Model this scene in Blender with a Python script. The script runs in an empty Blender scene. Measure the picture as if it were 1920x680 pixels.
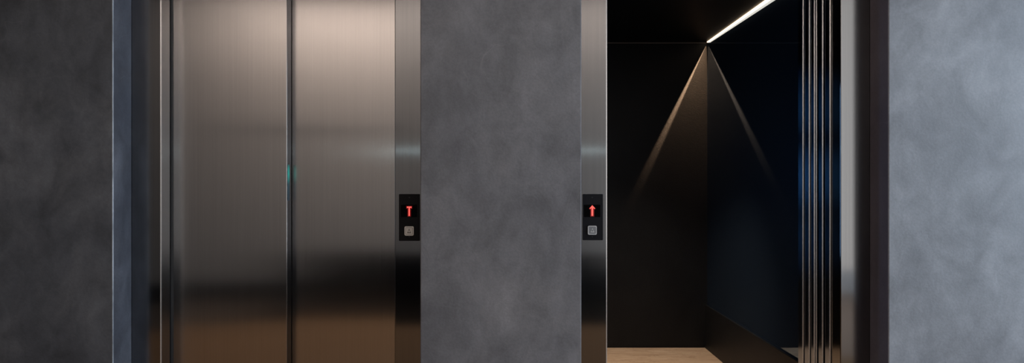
import bpy, bmesh, math, random
from mathutils import Vector
random.seed(7)
C = bpy.context.scene.collection
PI = math.pi

# ------------------------------------------------------------------ measures
F_PX = 1217.0           # focal length in pixels of a 1920 px wide frame
VPX, VPY = 946.0, 340.0
EYE = 1.186
D_WALL, D_FRAME, D_LEAF, D_LEAF2, D_BACK = 2.381, 2.50, 2.58, 2.636, 4.627
XL0, XL1 = -1.438, -0.309      # left recess
LO0, LO1 = -1.323, -0.423      # left opening
XR0, XR1 = 0.282, 1.409        # right recess
RO0, RO1 = 0.394, 1.294        # right opening
CAR_R, CAR_L, CAR_TOP = 1.445, -0.02, 2.175
ROOM_L, ROOM_R, ROOM_B, ROOM_TOP = -4.6, 4.2, -1.9, 3.2
def srgb(r, g, b):
    f = lambda c: (c/255/12.92) if c/255 <= .04045 else ((c/255+.055)/1.055)**2.4
    return (f(r), f(g), f(b), 1)

# ------------------------------------------------------------------ mesh helpers
def bx(bm, x0, x1, y0, y1, z0, z1):
    v = [bm.verts.new(p) for p in ((x0,y0,z0),(x1,y0,z0),(x1,y1,z0),(x0,y1,z0),(x0,y0,z1),(x1,y0,z1),(x1,y1,z1),(x0,y1,z1))]
    for f in ((0,3,2,1),(4,5,6,7),(0,1,5,4),(1,2,6,5),(2,3,7,6),(3,0,4,7)):
        bm.faces.new([v[i] for i in f])
    return bm
def BM(): return bmesh.new()
def box(*a, bev=0, seg=2):
    bm = bx(BM(), *a)
    if bev: bmesh.ops.bevel(bm, geom=list(bm.edges), offset=bev, segments=seg, affect='EDGES', profile=.5)
    return bm
def prism(bm, pts, y0, y1):
    """pts = outline in (x, z), extruded from y0 to y1"""
    a = [bm.verts.new((x, y0, z)) for x, z in pts]; b = [bm.verts.new((x, y1, z)) for x, z in pts]
    n = len(pts)
    bm.faces.new(a); bm.faces.new(b[::-1])
    for i in range(n): bm.faces.new((a[i], b[i], b[(i+1) % n], a[(i+1) % n]))
    return bm
def rrect(cx, cz, w, h, r, n=6):
    p = []
    for sx, sz, a0 in ((1,1,0),(-1,1,90),(-1,-1,180),(1,-1,270)):
        for k in range(n+1):
            a = math.radians(a0+90*k/n)
            p.append((cx+sx*(w/2-r)+r*math.cos(a), cz+sz*(h/2-r)+r*math.sin(a)))
    return p
def obj(name, bm, mat, parent=None, kind=None, label=None, cat=None, group=None, smooth=False):
    bmesh.ops.recalc_face_normals(bm, faces=list(bm.faces))
    uv = bm.loops.layers.uv.new('UVMap')
    for f in bm.faces:
        f.smooth = smooth
        for l in f.loops:
            c = l.vert.co; l[uv].uv = (c.x + c.y, c.z)
    me = bpy.data.meshes.new(name); bm.to_mesh(me); bm.free()
    me.materials.append(mat)
    o = bpy.data.objects.new(name, me); C.objects.link(o)
    if parent:
        o.parent = parent; o.matrix_parent_inverse = parent.matrix_world.inverted()
    return tag(o, label, cat, group, kind)
def tag(o, label=None, cat=None, group=None, kind=None):
    if label: o['label'] = label
    if cat: o['category'] = cat
    if group: o['group'] = group
    if kind: o['kind'] = kind
    return o
def thing(name, label, cat, loc=(0,0,0), group=None):
    o = bpy.data.objects.new(name, None); C.objects.link(o); o.location = loc
    o.empty_display_size = .1
    o.matrix_world.translation = loc
    return tag(o, label, cat, group, 'thing')

# ------------------------------------------------------------------ material helpers
def mat(name):
    m = bpy.data.materials.new(name); m.use_nodes = True
    nt = m.node_tree; b = nt.nodes['Principled BSDF']
    return m, nt, b
def N(nt, t, **kw):
    n = nt.nodes.new(t)
    for k, v in kw.items():
        if k in n.inputs: n.inputs[k].default_value = v
        else: setattr(n, k, v)
    return n
def noise(nt, scale, detail=4, rough=.55, stretch=(1,1,1), dist=0, rot=(0,0,0)):
    tc = N(nt, 'ShaderNodeTexCoord'); mp = N(nt, 'ShaderNodeMapping')
    mp.inputs['Scale'].default_value = stretch; mp.inputs['Rotation'].default_value = rot
    nt.links.new(tc.outputs['Object'], mp.inputs['Vector'])
    n = N(nt, 'ShaderNodeTexNoise', Scale=scale, Detail=detail, Roughness=rough, Distortion=dist)
    nt.links.new(mp.outputs['Vector'], n.inputs['Vector'])
    return n.outputs['Fac']
def ramp(nt, fac, stops):
    r = N(nt, 'ShaderNodeValToRGB'); cr = r.color_ramp
    while len(cr.elements) < len(stops): cr.elements.new(.5)
    for e, (p, c) in zip(cr.elements, stops):
        e.position = p; e.color = c if isinstance(c, tuple) else (c, c, c, 1)
    nt.links.new(fac, r.inputs['Fac'])
    return r.outputs['Color']
def mixc(nt, fac, a, b, blend='MIX'):
    m = N(nt, 'ShaderNodeMix', data_type='RGBA', blend_type=blend)
    for s, v in (('Factor', fac), ('A', a), ('B', b)):
        i = [k for k in m.inputs if k.name == s and k.type == ('VALUE' if s == 'Factor' else 'RGBA')][0]
        if isinstance(v, (float, int, tuple)): i.default_value = v
        else: nt.links.new(v, i)
    return [k for k in m.outputs if k.type == 'RGBA'][0]
def bump(nt, b, h, strength, dist):
    n = N(nt, 'ShaderNodeBump', Strength=strength, Distance=dist)
    nt.links.new(h, n.inputs['Height']); nt.links.new(n.outputs['Normal'], b.inputs['Normal'])

def plain(name, col, rough=.5, metal=0, spec=.5):
    m, nt, b = mat(name)
    b.inputs['Base Color'].default_value = col; b.inputs['Roughness'].default_value = rough
    b.inputs['Metallic'].default_value = metal; b.inputs['Specular IOR Level'].default_value = spec
    n = noise(nt, 60, 3)
    nt.links.new(ramp(nt, n, [(.3, max(0, rough-.04)), (.7, min(1, rough+.04))]), b.inputs['Roughness'])
    return m
def glow(name, col, strength):
    m, nt, b = mat(name)
    b.inputs['Base Color'].default_value = (0, 0, 0, 1)
    b.inputs['Emission Color'].default_value = col; b.inputs['Emission Strength'].default_value = strength
    return m

def plaster(name, lo, mid, hi, spec=.35, seed=0., bumpk=.25, contrast=1.):
    """trowelled mineral plaster: cloudy mottling, soft strokes, hairline scratches"""
    m, nt, b = mat(name)
    off = seed*7.3
    def nz(scale, detail, rough, stretch=(1,1,1), dist=0, rot=0.):
        tc = N(nt, 'ShaderNodeTexCoord'); mp = N(nt, 'ShaderNodeMapping')
        mp.inputs['Location'].default_value = (off, off*.37, -off*.61); mp.inputs['Rotation'].default_value = (0, rot, 0)
        mp.inputs['Scale'].default_value = stretch
        nt.links.new(tc.outputs['Object'], mp.inputs['Vector'])
        n = N(nt, 'ShaderNodeTexNoise', Scale=scale, Detail=detail, Roughness=rough, Distortion=dist)
        nt.links.new(mp.outputs['Vector'], n.inputs['Vector'])
        return n.outputs['Fac']
    big = nz(2.2, 8, .6, (1,1,.9), .5)
    mid_n = nz(6.5, 5, .55, (1,1,.8), .7, .5)
    stroke = nz(13, 6, .65, (1,1,.6), 1.0, -.9)
    fine = nz(120, 3, .65)
    c = ramp(nt, big, [(.30, lo), (.5, mid), (.70, hi)])
    k = contrast
    c = mixc(nt, 1.0, c, ramp(nt, mid_n, [(.30, 1-.22*k), (.5, 1.0), (.70, 1+.20*k)]), 'MULTIPLY')
    c = mixc(nt, 1.0, c, ramp(nt, stroke, [(.30, 1-.12*k), (.5, 1.0), (.72, 1+.13*k)]), 'MULTIPLY')
    c = mixc(nt, 1.0, c, ramp(nt, fine, [(.3, .92), (.7, 1.08)]), 'MULTIPLY')
    # sparse pale trowel scratches
    h = ramp(nt, nz(3.2, 2, .5, (1,1,1), 1.1, 1.2), [(.4965, 0.), (.5, .35), (.5035, 0.)])
    hm = ramp(nt, nz(3.6, 3, .5, rot=2.), [(.55, 0.), (.68, .6)])
    hh = mixc(nt, 1.0, h, hm, 'MULTIPLY')
    c = mixc(nt, hh, c, tuple(min(1, x*1.6) for x in hi[:3])+(1,))
    nt.links.new(c, b.inputs['Base Color'])
    nt.links.new(ramp(nt, stroke, [(.3, .42), (.7, .62)]), b.inputs['Roughness'])
    b.inputs['Specular IOR Level'].default_value = spec
    bump(nt, b, mixc(nt, .35, stroke, fine), bumpk, .004)
    return m

def brushed(name, lo, hi, rough=.22, aniso=.6, grain=1.0):
    """stainless steel brushed along the vertical"""
    m, nt, b = mat(name)
    g = noise(nt, 1.0, 5, .75, (330, 330, 1.3))
    g2 = noise(nt, 1.0, 3, .6, (45, 45, .5))
    c = mixc(nt, ramp(nt, g, [(.3, 0.), (.7, 1.)]), lo, hi)
    c = mixc(nt, 1.0, c, ramp(nt, g2, [(.3, .985), (.7, 1.015)]), 'MULTIPLY')
    nt.links.new(c, b.inputs['Base Color'])
    b.inputs['Metallic'].default_value = 1
    nt.links.new(ramp(nt, g, [(.3, rough-.012*grain), (.7, rough+.012*grain)]), b.inputs['Roughness'])
    b.inputs['Anisotropic'].default_value = aniso
    t = N(nt, 'ShaderNodeTangent', direction_type='UV_MAP', uv_map='UVMap')
    nt.links.new(t.outputs['Tangent'], b.inputs['Tangent'])
    return m

M = {}
M['wall_l'] = plaster('plaster_falloff_dark', srgb(64,66,71), srgb(75,77,82), srgb(92,93,97), seed=.2, contrast=1.3)  # darker than the other walls to deepen the window's falloff
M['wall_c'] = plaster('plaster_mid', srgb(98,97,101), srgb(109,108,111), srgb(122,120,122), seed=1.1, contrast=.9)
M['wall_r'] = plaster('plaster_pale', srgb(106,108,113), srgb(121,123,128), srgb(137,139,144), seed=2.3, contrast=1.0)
M['rev_l'] = plaster('plaster_reveal_daylit', srgb(58,62,72), srgb(74,78,88), srgb(96,100,110), seed=3.1, contrast=1.2)  # blue of the daylight put into the left reveal's colour
M['rev_r'] = plaster('plaster_reveal_shaded', srgb(84,80,92), srgb(94,90,101), srgb(104,100,110), seed=4.1, contrast=.4)  # shade on the right reveal put into a darker colour
M['steel'] = brushed('brushed_steel_door', (.52,.49,.475,1), (.60,.57,.55,1), .165, .88)
M['steel_f'] = brushed('brushed_steel_frame', (.245,.245,.25,1), (.295,.29,.292,1), .125, .88)
M['edge'] = brushed('dark_polished_door_edge', (.30,.36,.46,1), (.36,.43,.55,1), .10, .3)
M['nose'] = brushed('satin_steel_edge', (.82,.80,.78,1), (.9,.88,.86,1), .22, .2)
M['nose'].node_tree.nodes['Principled BSDF'].inputs['Metallic'].default_value = .8
M['edge_d'] = brushed('black_polished_leaf_edge', (.07,.075,.09,1), (.09,.10,.12,1), .12, .3)
M['gap'] = plain('gap_black', (.004,.004,.005,1), .6)
M['black'] = plain('panel_black', (.008,.008,.010,1), .45, 0, .12)
M['lip'] = plain('lip_lightened', (.16,.12,.09,1), .5)
M['screen'] = plain('display_glass', (.001,.001,.0012,1), .3, 0, .04)
M['button'] = brushed('button_steel', (.66,.64,.62,1), (.82,.80,.78,1), .32, .2)
M['button'].node_tree.nodes['Principled BSDF'].inputs['Metallic'].default_value = .0
M['button_r'] = brushed('button_steel_grey', (.17,.17,.175,1), (.22,.22,.225,1), .32, .2)
M['button_r'].node_tree.nodes['Principled BSDF'].inputs['Metallic'].default_value = .1
M['etch'] = plain('button_etched_dark', (.02,.02,.02,1), .5, .3)
M['etchl'] = plain('button_raised_bright', (.8,.8,.8,1), .35, .8)
M['red'] = glow('led_red', (1,.10,.08,1), 1.6)
M['redhalo'] = glow('led_red_dim', (1,.0,.01,1), .13)
M['screw'] = plain('screw_dark', (.05,.05,.055,1), .35, 1)

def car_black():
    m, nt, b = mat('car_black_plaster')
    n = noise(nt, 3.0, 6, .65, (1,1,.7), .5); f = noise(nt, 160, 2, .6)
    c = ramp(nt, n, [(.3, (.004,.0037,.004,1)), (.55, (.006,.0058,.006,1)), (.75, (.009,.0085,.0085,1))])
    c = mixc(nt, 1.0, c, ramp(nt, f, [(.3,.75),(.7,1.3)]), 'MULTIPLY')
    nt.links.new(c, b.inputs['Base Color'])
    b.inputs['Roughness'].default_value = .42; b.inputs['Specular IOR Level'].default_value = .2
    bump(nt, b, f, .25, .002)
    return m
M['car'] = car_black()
def mirror():
    m, nt, b = mat('dark_blue_mirror')
    n = noise(nt, 1.3, 3)
    nt.links.new(mixc(nt, n, (.15,.24,.37,1), (.18,.28,.42,1)), b.inputs['Base Color'])
    b.inputs['Metallic'].default_value = .94; b.inputs['Roughness'].default_value = .03; b.inputs['Specular IOR Level'].default_value = .3
    return m
M['mirror'] = mirror()
def skirt():
    m, nt, b = mat('skirting_dark_wood')
    g = noise(nt, 6, 6, .65, (9, 1.2, 9), .4)
    nt.links.new(ramp(nt, g, [(.3,(.006,.0058,.006,1)),(.6,(.011,.0105,.0105,1)),(.8,(.022,.020,.019,1))]), b.inputs['Base Color'])
    b.inputs['Roughness'].default_value = .5; b.inputs['Specular IOR Level'].default_value = .25
    return m
M['skirt'] = skirt()
def wood_floor(name, dark=None, tone=1.):
    m, nt, b = mat(name)
    g = noise(nt, 3.2, 8, .68, (1.1, 7, 1), 1.2); v = noise(nt, 1.1, 5, .6, (2, 9, 1), 2.6)
    c = ramp(nt, g, [(.25, srgb(158,126,98)), (.5, srgb(186,156,126)), (.75, srgb(204,178,150))])
    vein = ramp(nt, v, [(.485, 0.), (.5, .5), (.515, 0.)])
    c = mixc(nt, vein, c, srgb(104,70,44))
    if dark:      # floor zones added to darken or brighten the doors' reflections: (x0, x1, y0, y1, colour)
        tc = N(nt, 'ShaderNodeTexCoord'); sp = N(nt, 'ShaderNodeSeparateXYZ')
        nt.links.new(tc.outputs['Object'], sp.inputs[0])
        for x0, x1, y0, y1, col in dark:
            f = None
            for out, op, v in (('X','GREATER_THAN',x0),('X','LESS_THAN',x1),('Y','GREATER_THAN',y0),('Y','LESS_THAN',y1)):
                n = N(nt, 'ShaderNodeMath', operation=op); n.inputs[1].default_value = v
                nt.links.new(sp.outputs[out], n.inputs[0])
                if f is None: f = n.outputs[0]
                else:
                    k = N(nt, 'ShaderNodeMath', operation='MULTIPLY'); nt.links.new(f, k.inputs[0]); nt.links.new(n.outputs[0], k.inputs[1]); f = k.outputs[0]
            c = mixc(nt, f, c, col)
    c = mixc(nt, 1.0, c, (tone, tone*(.86 if dark else 1), tone*(.70 if dark else 1), 1), 'MULTIPLY')
    nt.links.new(c, b.inputs['Base Color'])
    b.inputs['Roughness'].default_value = .55; b.inputs['Specular IOR Level'].default_value = .08 if dark else .25
    return m
M['carfloor'] = wood_floor('car_floor_beige')
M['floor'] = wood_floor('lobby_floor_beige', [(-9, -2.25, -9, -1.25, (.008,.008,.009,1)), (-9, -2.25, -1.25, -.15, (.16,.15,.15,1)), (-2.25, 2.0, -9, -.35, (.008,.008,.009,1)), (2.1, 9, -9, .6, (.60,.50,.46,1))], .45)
M['rear'] = plaster('lobby_plaster_warm', srgb(160,155,150), srgb(168,163,158), srgb(176,171,166), seed=.7, bumpk=.05, contrast=.4)
M['pale'] = plain('rear_wall_whitened', (.8,.79,.77,1), .7)
M['bead'] = plaster('plaster_worn_edge', srgb(120,128,140), srgb(160,168,178), srgb(190,196,205), seed=5.5, contrast=2.)
M['rear_dark'] = plain('rear_dark_matt', (.004,.004,.005,1), .8, 0, .05)
M['ceil'] = plain('ceiling_paint', srgb(90,88,86), .8)
M['led'] = glow('led_strip_warm', (1,.74,.50,1), 2.8)
M['rail'] = glow('rail_light_cool', (.75,.95,1,1), 5.0)

# ------------------------------------------------------------------ the setting
def struct(name, bm, m, label, cat): return obj(name, bm, m, kind='structure', label=label, cat=cat)
struct('wall_left', box(ROOM_L, XL0, D_WALL, 2.565, 0, ROOM_TOP, bev=.004), M['wall_l'],
       'darkened trowelled plaster wall left of the closed elevator', 'wall')
struct('wall_center', box(XL1, XR0, D_WALL, 2.565, 0, ROOM_TOP, bev=.003), M['wall_c'],
       'mid grey trowelled plaster pier between the two elevators', 'wall')
struct('wall_right', box(XR1, ROOM_R, D_WALL, 2.565, 0, ROOM_TOP, bev=.003), M['wall_r'],
       'pale blue grey trowelled plaster wall right of the open elevator', 'wall')
bm = box(XL0, XL1, D_WALL, 2.565, 2.25, ROOM_TOP); bx(bm, XR0, XR1, D_WALL, 2.565, 2.25, ROOM_TOP)
struct('trim_3', box(XL0-.001, XL0+.0012, D_WALL+.004, D_FRAME-.0005, 0, 2.25, bev=.0005), M['rev_l'], 'plaster reveal with blue daylight in its colour at the edge of the dark wall', 'reveal')
struct('trim_6', box(XL0-.0016, XL0+.0015, D_WALL-.0008, D_WALL+.005, 0, ROOM_TOP, bev=.001), M['bead'], 'worn pale corner edge of the dark wall', 'edge')
struct('trim_4', box(XR1-.0012, XR1+.001, D_WALL+.002, D_FRAME-.0005, 0, 2.25, bev=.0005), M['rev_r'], 'plaster reveal with shade in its colour at the edge of the pale wall', 'reveal')
struct('wall_upper', bm, M['wall_c'], 'grey plaster wall above the elevator frames', 'wall')
struct('floor', box(ROOM_L, ROOM_R, ROOM_B, 2.565, -.1, 0), M['floor'], 'warm brown lobby floor in front of the elevators', 'floor')
struct('ceiling', box(ROOM_L, ROOM_R, ROOM_B-.1, 2.565, ROOM_TOP, ROOM_TOP+.1), M['ceil'], 'pale lobby ceiling', 'ceiling')
struct('wall_rear', box(ROOM_L, 2.3, ROOM_B-.1, ROOM_B, 0, ROOM_TOP), M['rear'], 'warm pale lobby wall opposite the elevators', 'wall')
struct('wall_south', box(2.3, ROOM_R, ROOM_B-.1, ROOM_B, 0, ROOM_TOP), M['pale'], 'unseen end of the rear wall, whitened to brighten the frame reflection', 'wall')  # window brightness put into a paler colour at this end of the wall
struct('glow_panel_right', box(2.55, 4.1, ROOM_B, ROOM_B+.01, .25, 3.19), glow('added_glow_right', (1,.98,.95,1), 1.15), 'tall glowing panel added to brighten the right frame reflection', 'glow panel')  # unseen glowing panel added to brighten the right jamb's reflection
struct('glow_panel_narrow', box(1.42, 1.95, ROOM_B, ROOM_B+.025, .25, 2.95), glow('added_glow_narrow', (1,.95,.9,1), .9), 'narrow glowing panel added for the steel edges to reflect', 'glow panel')  # unseen glowing panel added for the thin steel edges to mirror
struct('bench_band_rear', bx(box(-2.25, 2.0, ROOM_B, ROOM_B+.02, 0, .42), ROOM_L, -2.25, ROOM_B, ROOM_B+.02, 0, .10), M['rear_dark'], 'black band standing in for an unseen lobby bench opposite the elevators', 'bench stand-in')  # added dark band in place of a bench mirrored in the doors
struct('trim_1', box(-1.35, 1.2, ROOM_B, ROOM_B+.012, 1.509, 1.518), M['rail'], 'thin lit rail on the wall opposite the elevators', 'trim')
struct('trim_5', box(-3.0, -1.2, ROOM_B, ROOM_B+.015, 1.75, 1.775, bev=.002), M['rear_dark'], 'thin dark rail on the wall opposite the elevators', 'trim')
struct('wall_west', box(ROOM_L-.1, ROOM_L, ROOM_B-.1, 2.565, 0, ROOM_TOP), M['wall_l'], 'dark plaster end wall of the lobby', 'wall')
# end wall with the window opening
WY0, WY1, WZ0, WZ1 = -1.0, 1.75, .25, 2.85
bm = box(ROOM_R, ROOM_R+.15, ROOM_B-.1, WY0, 0, ROOM_TOP); bx(bm, ROOM_R, ROOM_R+.15, WY1, 2.565, 0, ROOM_TOP)
bx(bm, ROOM_R, ROOM_R+.15, WY0, WY1, 0, WZ0); bx(bm, ROOM_R, ROOM_R+.15, WY0, WY1, WZ1, ROOM_TOP)
struct('wall_east', bm, M['rear'], 'pale end wall of the lobby around the daylight window', 'wall')

# ------------------------------------------------------------------ elevator frames
def frame(name, a0, a1, o0, o1, label):
    t = thing(name, label, 'elevator portal', ((o0+o1)/2, D_FRAME, 0))
    for x0, x1 in ((a0, o0), (o1, a1)):
        obj('jamb', box(x0, x1, D_FRAME, 2.570, 0, 2.25, bev=.003, seg=3), M['steel_f'], t)
    bm = BM(); pts = [(o0-.003, D_FRAME-.0012), (o0+.0006, D_FRAME-.0009), (o0+.0006, D_FRAME+.003), (o0-.003, D_FRAME+.003)]  # added pale bead, tilted to give the jamb corner its highlight
    a = [bm.verts.new((p[0], p[1], 0)) for p in pts]; b = [bm.verts.new((p[0], p[1], 2.12)) for p in pts]
    bm.faces.new(a[::-1]); bm.faces.new(b)
    for i in range(4): bm.faces.new((a[i], a[(i+1)%4], b[(i+1)%4], b[i]))
    obj('edge_highlight', bm, M['nose'], t, label='added bright bead for the frame edge highlight')
    obj('header', box(o0, o1, D_FRAME, 2.570, 2.12, 2.25, bev=.003), M['steel_f'], t)
    return t
frame('elevator_portal', XL0, XL1, LO0, LO1, 'brushed steel frame around the closed elevator doors on the left')
frame('elevator_portal', XR0, XR1, RO0, RO1, 'brushed steel frame around the open dark elevator on the right')

# ------------------------------------------------------------------ closed doors, left elevator
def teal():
    m, nt, b = mat('teal_glint')
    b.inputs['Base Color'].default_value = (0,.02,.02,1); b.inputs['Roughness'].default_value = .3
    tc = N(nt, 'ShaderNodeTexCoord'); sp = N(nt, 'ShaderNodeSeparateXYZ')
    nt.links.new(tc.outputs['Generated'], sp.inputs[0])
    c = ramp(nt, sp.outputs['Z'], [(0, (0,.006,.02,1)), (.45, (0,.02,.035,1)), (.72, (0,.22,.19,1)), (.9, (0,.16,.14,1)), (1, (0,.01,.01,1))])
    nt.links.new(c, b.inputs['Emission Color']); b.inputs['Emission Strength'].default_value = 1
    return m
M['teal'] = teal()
L1R = -.865
t = thing('elevator_door_leaf', 'brushed steel front leaf of the closed elevator, left of the dark seam', 'elevator door', (-1.1, D_LEAF, 0), 'closed elevator door leaves')
obj('door_panel', box(-1.40, L1R, D_LEAF, D_LEAF+.035, .01, 2.2, bev=.002), M['steel'], t)
obj('edge_strip', box(L1R-.004, L1R+.001, D_LEAF+.004, D_LEAF+.048, .01, 2.2), M['edge_d'], t, label='dark polished edge strip')
obj('edge_glint', box(L1R+.0005, L1R+.0022, D_LEAF+.006, D_LEAF+.026, 1.11, 1.255), M['teal'], t, label='small emissive teal glint on the edge')  # emissive strip standing in for a teal reflection on the leaf edge
t = thing('elevator_door_leaf', 'brushed steel rear leaf of the closed elevator, between dark seam and T display', 'elevator door', (-.65, D_LEAF2, 0), 'closed elevator door leaves')
obj('door_panel', box(-.905, -.37, D_LEAF2, D_LEAF2+.035, .01, 2.2, bev=.002), M['steel'], t)
# dark strip in the gap of the left doorway
struct('trim_2', box(LO0-.05, LO0+.003, 2.5705, 2.5795, 0, 2.2), M['gap'], 'black strip filling the gap beside the closed elevator door', 'gap strip')

# ------------------------------------------------------------------ stacked open doors, right elevator
def nose_bm(x0, x1, y, z0=.01, z1=2.2):
    """slim upright steel bead whose front is turned a little towards the opening"""
    bm = BM(); pts = [(x0, y-.0026), (x0+.0004, y-.0032), (x1, y-.0040), (x1, y), (x0, y)]
    a = [bm.verts.new((p[0], p[1], z0)) for p in pts]; b = [bm.verts.new((p[0], p[1], z1)) for p in pts]
    bm.faces.new(a[::-1]); bm.faces.new(b)
    for i in range(5): bm.faces.new((a[i], a[(i+1)%5], b[(i+1)%5], b[i]))
    return bm
def leaf(label, x, y0, y1, cat='elevator door', group='open door leaves stacked in the right doorway'):
    t = thing('elevator_door_leaf', label, cat, (x+.2, y0, 0), group)
    obj('door_panel', box(x, x+.46, y0, y1, .01, 2.2), M['edge'], t, label='dark blue polished edge')
    obj('face_plate', nose_bm(x-.0012, x+.0034, y0), M['nose'], t, label='bright steel face')
    return t
leaf('open elevator door leaf nearest the steel frame, its dark edge beside the frame', 1.2895, 2.576, 2.612)
leaf('open door leaf second from the steel frame, just before the bright double line', 1.2845, 2.626, 2.655)
obj('door_guide_strip', nose_bm(1.2807, 1.2850, 2.672), M['nose'],
    label='thin bright steel strip between the landing doors and the car doors', cat='strip', kind='thing')
leaf('open elevator door leaf just behind the bright double line', 1.2785, 2.683, 2.708)
leaf('open elevator door leaf deepest in the stack, next to the dark mirror wall', 1.2745, 2.719, 2.757)

# ------------------------------------------------------------------ elevator car
car = thing('elevator_car', 'open dark elevator car with black walls, mirror side and a lit ceiling strip', 'elevator', (.75, 3.6, 0))
SKT = .016
obj('back_wall', box(CAR_L-.03, CAR_R+.03, D_BACK, D_BACK+.03, .011, CAR_TOP), M['car'], car, label='matt black back wall')
obj('plinth', box(CAR_L, CAR_R, D_BACK+.012, D_BACK+.04, 0, .011), M['gap'], car)
obj('light_catch_lip', box(CAR_L, CAR_R-.004, D_BACK-.004, D_BACK, CAR_TOP-.006, CAR_TOP), M['lip'], car, label='thin lip added to catch strip light under the ceiling')  # lip added in a lighter tone to show the strip's light leak
obj('mirror_wall', box(CAR_R, CAR_R+.03, 2.81, D_BACK, 0, CAR_TOP), M['mirror'], car, label='dark bluish mirror side wall')
obj('side_wall', box(CAR_L-.03, CAR_L, 2.81, D_BACK, 0, CAR_TOP), M['car'], car)
obj('car_floor', box(CAR_L, CAR_R, 2.764, D_BACK+.02, -.05, 0), M['carfloor'], car, label='beige grained floor')
obj('car_ceiling', box(CAR_L-.03, CAR_R+.03, 2.764, D_BACK+.03, CAR_TOP, CAR_TOP+.04), M['car'], car)
obj('front_post', box(1.2705, CAR_R+.03, 2.768, 2.808, 0, CAR_TOP), M['edge'], car, label='dark blue polished post')
obj('post_face', nose_bm(1.2693, 1.2738, 2.768, 0, CAR_TOP), M['nose'], car, label='bright steel face of the post')
obj('front_wall', box(CAR_L-.03, .33, 2.768, 2.808, 0, CAR_TOP), M['car'], car)
sk = obj('skirting_board', box(CAR_R-SKT, CAR_R, 2.815, D_BACK, 0, .308, bev=.002), M['skirt'], car, label='dark wooden skirting board')
# ceiling strip: a slot beside the mirror wall that widens towards the doors
def strip_bm(w0, w1, z0, z1):
    bm = BM(); y0, y1 = 2.85, D_BACK-.03; x = CAR_R-.0015
    lo = [bm.verts.new(p) for p in ((x-w0,y0,z0),(x,y0,z0),(x,y1,z0),(x-w1,y1,z0))]
    hi = [bm.verts.new(p) for p in ((x-w0,y0,z1),(x,y0,z1),(x,y1,z1),(x-w1,y1,z1))]
    bm.faces.new(lo); bm.faces.new(hi[::-1])
    for i in range(4): bm.faces.new((lo[i], hi[i], hi[(i+1)%4], lo[(i+1)%4]))
    return bm
obj('light_strip', strip_bm(.030, .010, CAR_TOP-.006, CAR_TOP), M['led'], car, label='glowing warm white strip')

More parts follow.
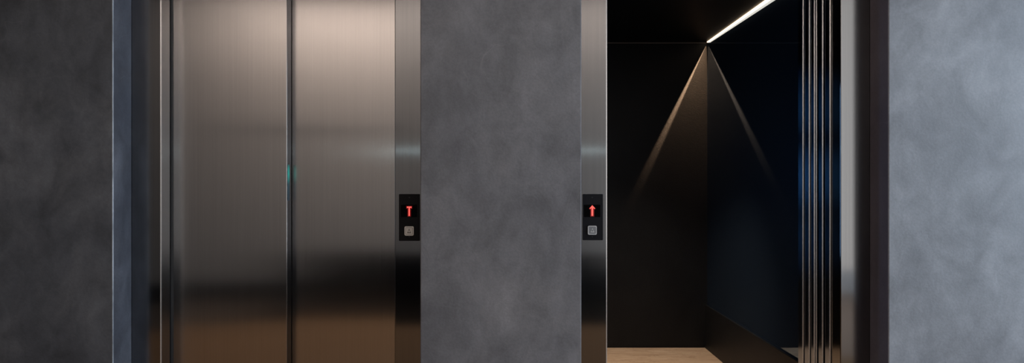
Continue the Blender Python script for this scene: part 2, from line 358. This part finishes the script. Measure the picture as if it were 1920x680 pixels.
# ------------------------------------------------------------------ call panels
def px(x, y, d=D_FRAME-.003): return ((x-VPX)*d/F_PX, EYE-(y-VPY)*d/F_PX)
def call_panel(cx, label, plate, glyph, button_c, raised):
    (x0, z1), (x1, z0) = px(plate[0], plate[1]), px(plate[2], plate[3])
    t = thing('call_panel', label, 'call panel', ((x0+x1)/2, D_FRAME, z0), 'elevator call panels')
    fp = prism(BM(), rrect((x0+x1)/2, (z0+z1)/2, x1-x0, z1-z0, .003), D_FRAME-.003, D_FRAME)
    obj('faceplate', fp, M['black'], t, label='black faceplate')
    yf = D_FRAME-.003
    for yy in (370, 443.5):
        sx, sz = px(cx, yy)
        bm = prism(BM(), [(sx+.0027*math.cos(a*PI/8), sz+.0027*math.sin(a*PI/8)) for a in range(16)], yf-.0008, yf)
        bx(bm, sx-.002, sx+.002, yf-.0010, yf-.0007, sz-.0003, sz+.0003)
        obj('screw', bm, M['screw'], t)
    (a0, c1), (a1, c0) = px(cx-15.5, 383.5), px(cx+15, 406.5)
    scr = obj('display', box(a0, a1, yf-.0006, yf, c0, c1), M['screen'], t, label='black display window')
    if glyph == 'T':
        pts = [(-4.2,387),(4.2,387),(4.2,389.6),(3.2,389.6),(2.6,388.8),(1.15,388.8),(1.15,404.4),(-1.15,404.4),(-1.15,388.8),(-2.6,388.8),(-3.2,389.6),(-4.2,389.6)]
        bm = prism(BM(), [px(cx+u, v) for u, v in pts], yf-.0014, yf-.0006)
        obj('red_letter', bm, M['red'], scr, label='glowing red letter T')
        h = [(-5.6,385.6),(5.6,385.6),(5.6,391),(3.2,391),(3.2,405.6),(-3.2,405.6),(-3.2,391),(-5.6,391)]
    else:
        pts = [(0,384.6),(5.2,390.4),(3.8,391.4),(1.6,389.2),(1.6,404.2),(-1.6,404.2),(-1.6,389.2),(-3.8,391.4),(-5.2,390.4)]
        bm = prism(BM(), [px(cx+u, v) for u, v in pts], yf-.0014, yf-.0006)
        obj('red_arrow', bm, M['red'], scr, label='glowing red arrow pointing up')
        h = [(0,383.8),(6.4,390.6),(4.4,392.8),(3.6,392.2),(3.6,405.8),(-3.6,405.8),(-3.6,392.2),(-4.4,392.8),(-6.4,390.6)]
    obj('glyph_halo', prism(BM(), [px(cx+u, v) for u, v in h], yf-.0009, yf-.0006), M['redhalo'], scr, label='dim red glow around the sign')
    bxx, bz = px(*button_c)
    bm = prism(BM(), rrect(bxx, bz, .0355, .0355, .005), yf-.0045, yf)
    bmesh.ops.bevel(bm, geom=[e for e in bm.edges if all(abs(v.co.y-(yf-.0045)) < 1e-6 for v in e.verts)], offset=.0016, segments=3, affect='EDGES')
    bt = obj('call_button', bm, M['button_r' if raised else 'button'], t, label='square steel call button')
    # inner square groove and triangle outline
    def loop(outer, inner, y0, y1):
        bm = BM(); n = len(outer)
        R = [[bm.verts.new((p[0], y, p[1])) for p in q] for q, y in ((outer,y0),(inner,y0),(outer,y1),(inner,y1))]
        for i in range(n):
            j = (i+1) % n
            bm.faces.new((R[0][i],R[0][j],R[1][j],R[1][i])); bm.faces.new((R[2][j],R[2][i],R[3][i],R[3][j]))
            bm.faces.new((R[0][j],R[0][i],R[2][i],R[2][j])); bm.faces.new((R[1][i],R[1][j],R[3][j],R[3][i]))
        return bm
    obj('button_border', loop(*((rrect(bxx, bz, .0325, .0325, .0035), rrect(bxx, bz, .0285, .0285, .003)) if raised else (rrect(bxx, bz, .0275, .0275, .003), rrect(bxx, bz, .0258, .0258, .0025))), yf-.0049, yf-.0044), M['etchl' if raised else 'etch'], bt)
    def tri(s): return [(bxx+.0002, bz+.0092*s-.0005), (bxx-.0072*s, bz-.0072*s-.0005), (bxx+.0076*s, bz-.0072*s-.0005)]
    obj('up_triangle', loop(tri(1), tri(.66), yf-.0052, yf-.0044), M['etchl' if raised else 'etch'], bt, label='outlined triangle pointing up')
    return t
call_panel(767.3, 'black call panel on the closed elevator frame showing a red letter T', (748, 363.5, 787.3, 451.3), 'T', (767.3, 432.6), False)
call_panel(1110.5, 'black call panel on the open elevator frame showing a red up arrow', (1092.5, 363.5, 1130.5, 450), 'up', (1110.3, 431.2), True)

# ------------------------------------------------------------------ lights
def area(name, loc, rot, sx, sy, power, col, spread=PI):
    l = bpy.data.lights.new(name, 'AREA'); l.shape = 'RECTANGLE'; l.size = sx; l.size_y = sy
    l.energy = power; l.color = col; l.spread = spread
    o = bpy.data.objects.new(name, l); C.objects.link(o); o.location = loc; o.rotation_euler = rot
    return o
def spot(name, loc, target, power, col, angle, blend, size=.01):
    l = bpy.data.lights.new(name, 'SPOT'); l.energy = power; l.color = col
    l.spot_size = math.radians(angle); l.spot_blend = blend; l.shadow_soft_size = size
    o = bpy.data.objects.new(name, l); C.objects.link(o); o.location = loc
    o.rotation_euler = (Vector(target)-Vector(loc)).to_track_quat('-Z', 'Y').to_euler()
    return o
area('window_daylight', (ROOM_R+.12, (WY0+WY1)/2, (WZ0+WZ1)/2), (0, PI/2, 0), WZ1-WZ0, WY1-WY0, 190, (.68,.835,1.0))
# warm ceiling downlights along the lobby
for x in (-3.0, -1.0, 1.0):
    area('ceiling_downlight', (x, 1.7, ROOM_TOP-.01), (0, 0, 0), .14, .14, 7.5, (1,.80,.62))
# wall washers for the opposite wall
for x in (-2.5, -1.7, -.8, .2, 1.2):
    area('wall_washer', (x, ROOM_B+.58, ROOM_TOP-.01), (math.radians(-20), 0, 0), .6, .1, 20, (1,.885,.815))
# lamp at the inner end of the ceiling strip: a narrow ray down the back wall
d = D_BACK
def ray_lamp(h, power, S):
    """lens lamp at the inner end of the ceiling strip, grazing the back wall: one narrow ray and a dimmer fan beside it"""
    o = spot('strip_end_ray', (0,0,0), (0,0,-1), power, (1,.64,.38), 110, .1, .0008)
    dv = Vector((-.430, 0, -.903)).normalized(); zz = -dv; xx = Vector((0,1,0)); yy = zz.cross(xx)
    from mathutils import Matrix
    m = Matrix((xx, yy, zz)).transposed().to_4x4(); m.translation = (CAR_R-.004, D_BACK-h, CAR_TOP-.012)
    o.matrix_world = m
    o.data.use_nodes = True; nt = o.data.node_tree; em = nt.nodes['Emission']
    tc = N(nt, 'ShaderNodeTexCoord'); sp = N(nt, 'ShaderNodeSeparateXYZ'); nt.links.new(tc.outputs['Normal'], sp.inputs[0])
    def M_(op, x, y=None, clamp=False):
        n = N(nt, 'ShaderNodeMath', operation=op); n.use_clamp = clamp
        for i, v in enumerate((x, y)):
            if v is None: continue
            if isinstance(v, (int, float)): n.inputs[i].default_value = v
            else: nt.links.new(v, n.inputs[i])
        return n.outputs[0]
    def smooth(x, lo, hi):
        n = N(nt, 'ShaderNodeMapRange', interpolation_type='SMOOTHSTEP'); nt.links.new(x, n.inputs['Value'])
        n.inputs['From Min'].default_value = lo; n.inputs['From Max'].default_value = hi
        return n.outputs['Result']
    z = M_('ABSOLUTE', sp.outputs['Z'])
    a_ = M_('DIVIDE', sp.outputs['X'], z); bb = M_('DIVIDE', sp.outputs['Y'], z)
    a = M_('MAXIMUM', a_, .008); r = M_('DIVIDE', h, a)
    ab = M_('ABSOLUTE', bb)
    ray = M_('MULTIPLY', M_('SUBTRACT', 1, smooth(ab, .012, .040)), M_('EXPONENT', M_('MULTIPLY', M_('POWER', M_('DIVIDE', r, .50), 2.), -1)))
    bs = M_('MULTIPLY', bb, SIDE)
    side = M_('MULTIPLY', smooth(bs, -.02, .03), M_('SUBTRACT', 1, smooth(bs, .485, .51)))
    fan = M_('MULTIPLY', M_('MULTIPLY', side, M_('EXPONENT', M_('DIVIDE', r, -.22))), .40)
    tot = M_('MULTIPLY', M_('ADD', ray, fan), M_('DIVIDE', S*h*h, M_('POWER', a, 3.)))
    tot = M_('MULTIPLY', tot, M_('GREATER_THAN', a_, .008))
    nt.links.new(tot, em.inputs['Strength'])
    return o
SIDE = -1
ray_lamp(.02, 4*PI, 40*PI)
for z, p in ((1.22, 60), (1.75, 32), (.75, 18)):
    spot('added_blue_spot', (.05, 3.5, z), (.34, d, z), p, (.10,.42,1.0), 30, 1, .03)  # added unseen spots, turning the back wall navy for the door edges' reflections
area('mirror_blue_fill', (.0, 3.2, 1.25), (0, -PI/2, 0), 1.0, .25, 2.0, (.28,.55,1.0))  # added unseen fill giving the mirror wall a navy sheen
spot('car_floor_fill', (.55, 3.3, CAR_TOP-.01), (.9, 4.2, 0), 165, (1,.87,.75), 62, .9, .03)  # added unseen spot, brightens the floor beyond what the strip gives

w = bpy.data.worlds.new('World'); bpy.context.scene.world = w; w.use_nodes = True
w.node_tree.nodes['Background'].inputs[0].default_value = (.5,.6,.8,1)
w.node_tree.nodes['Background'].inputs[1].default_value = .02

# ------------------------------------------------------------------ camera
cam = bpy.data.cameras.new('Camera'); co = bpy.data.objects.new('Camera', cam); C.objects.link(co)
co.location = (0, 0, EYE); co.rotation_euler = (PI/2, 0, 0)
cam.sensor_fit = 'HORIZONTAL'; cam.sensor_width = 36; cam.lens = 36*F_PX/1920
cam.shift_x = (960-VPX)/1920; cam.shift_y = (VPY-340)/1920
cam.clip_start = .05
sc = bpy.context.scene; sc.camera = co
sc.view_settings.view_transform = 'Standard'; sc.view_settings.look = 'None'
sc.view_settings.exposure = 0
sc.cycles.use_denoising = True
sc.cycles.max_bounces = 10; sc.cycles.glossy_bounces = 6; sc.cycles.diffuse_bounces = 5
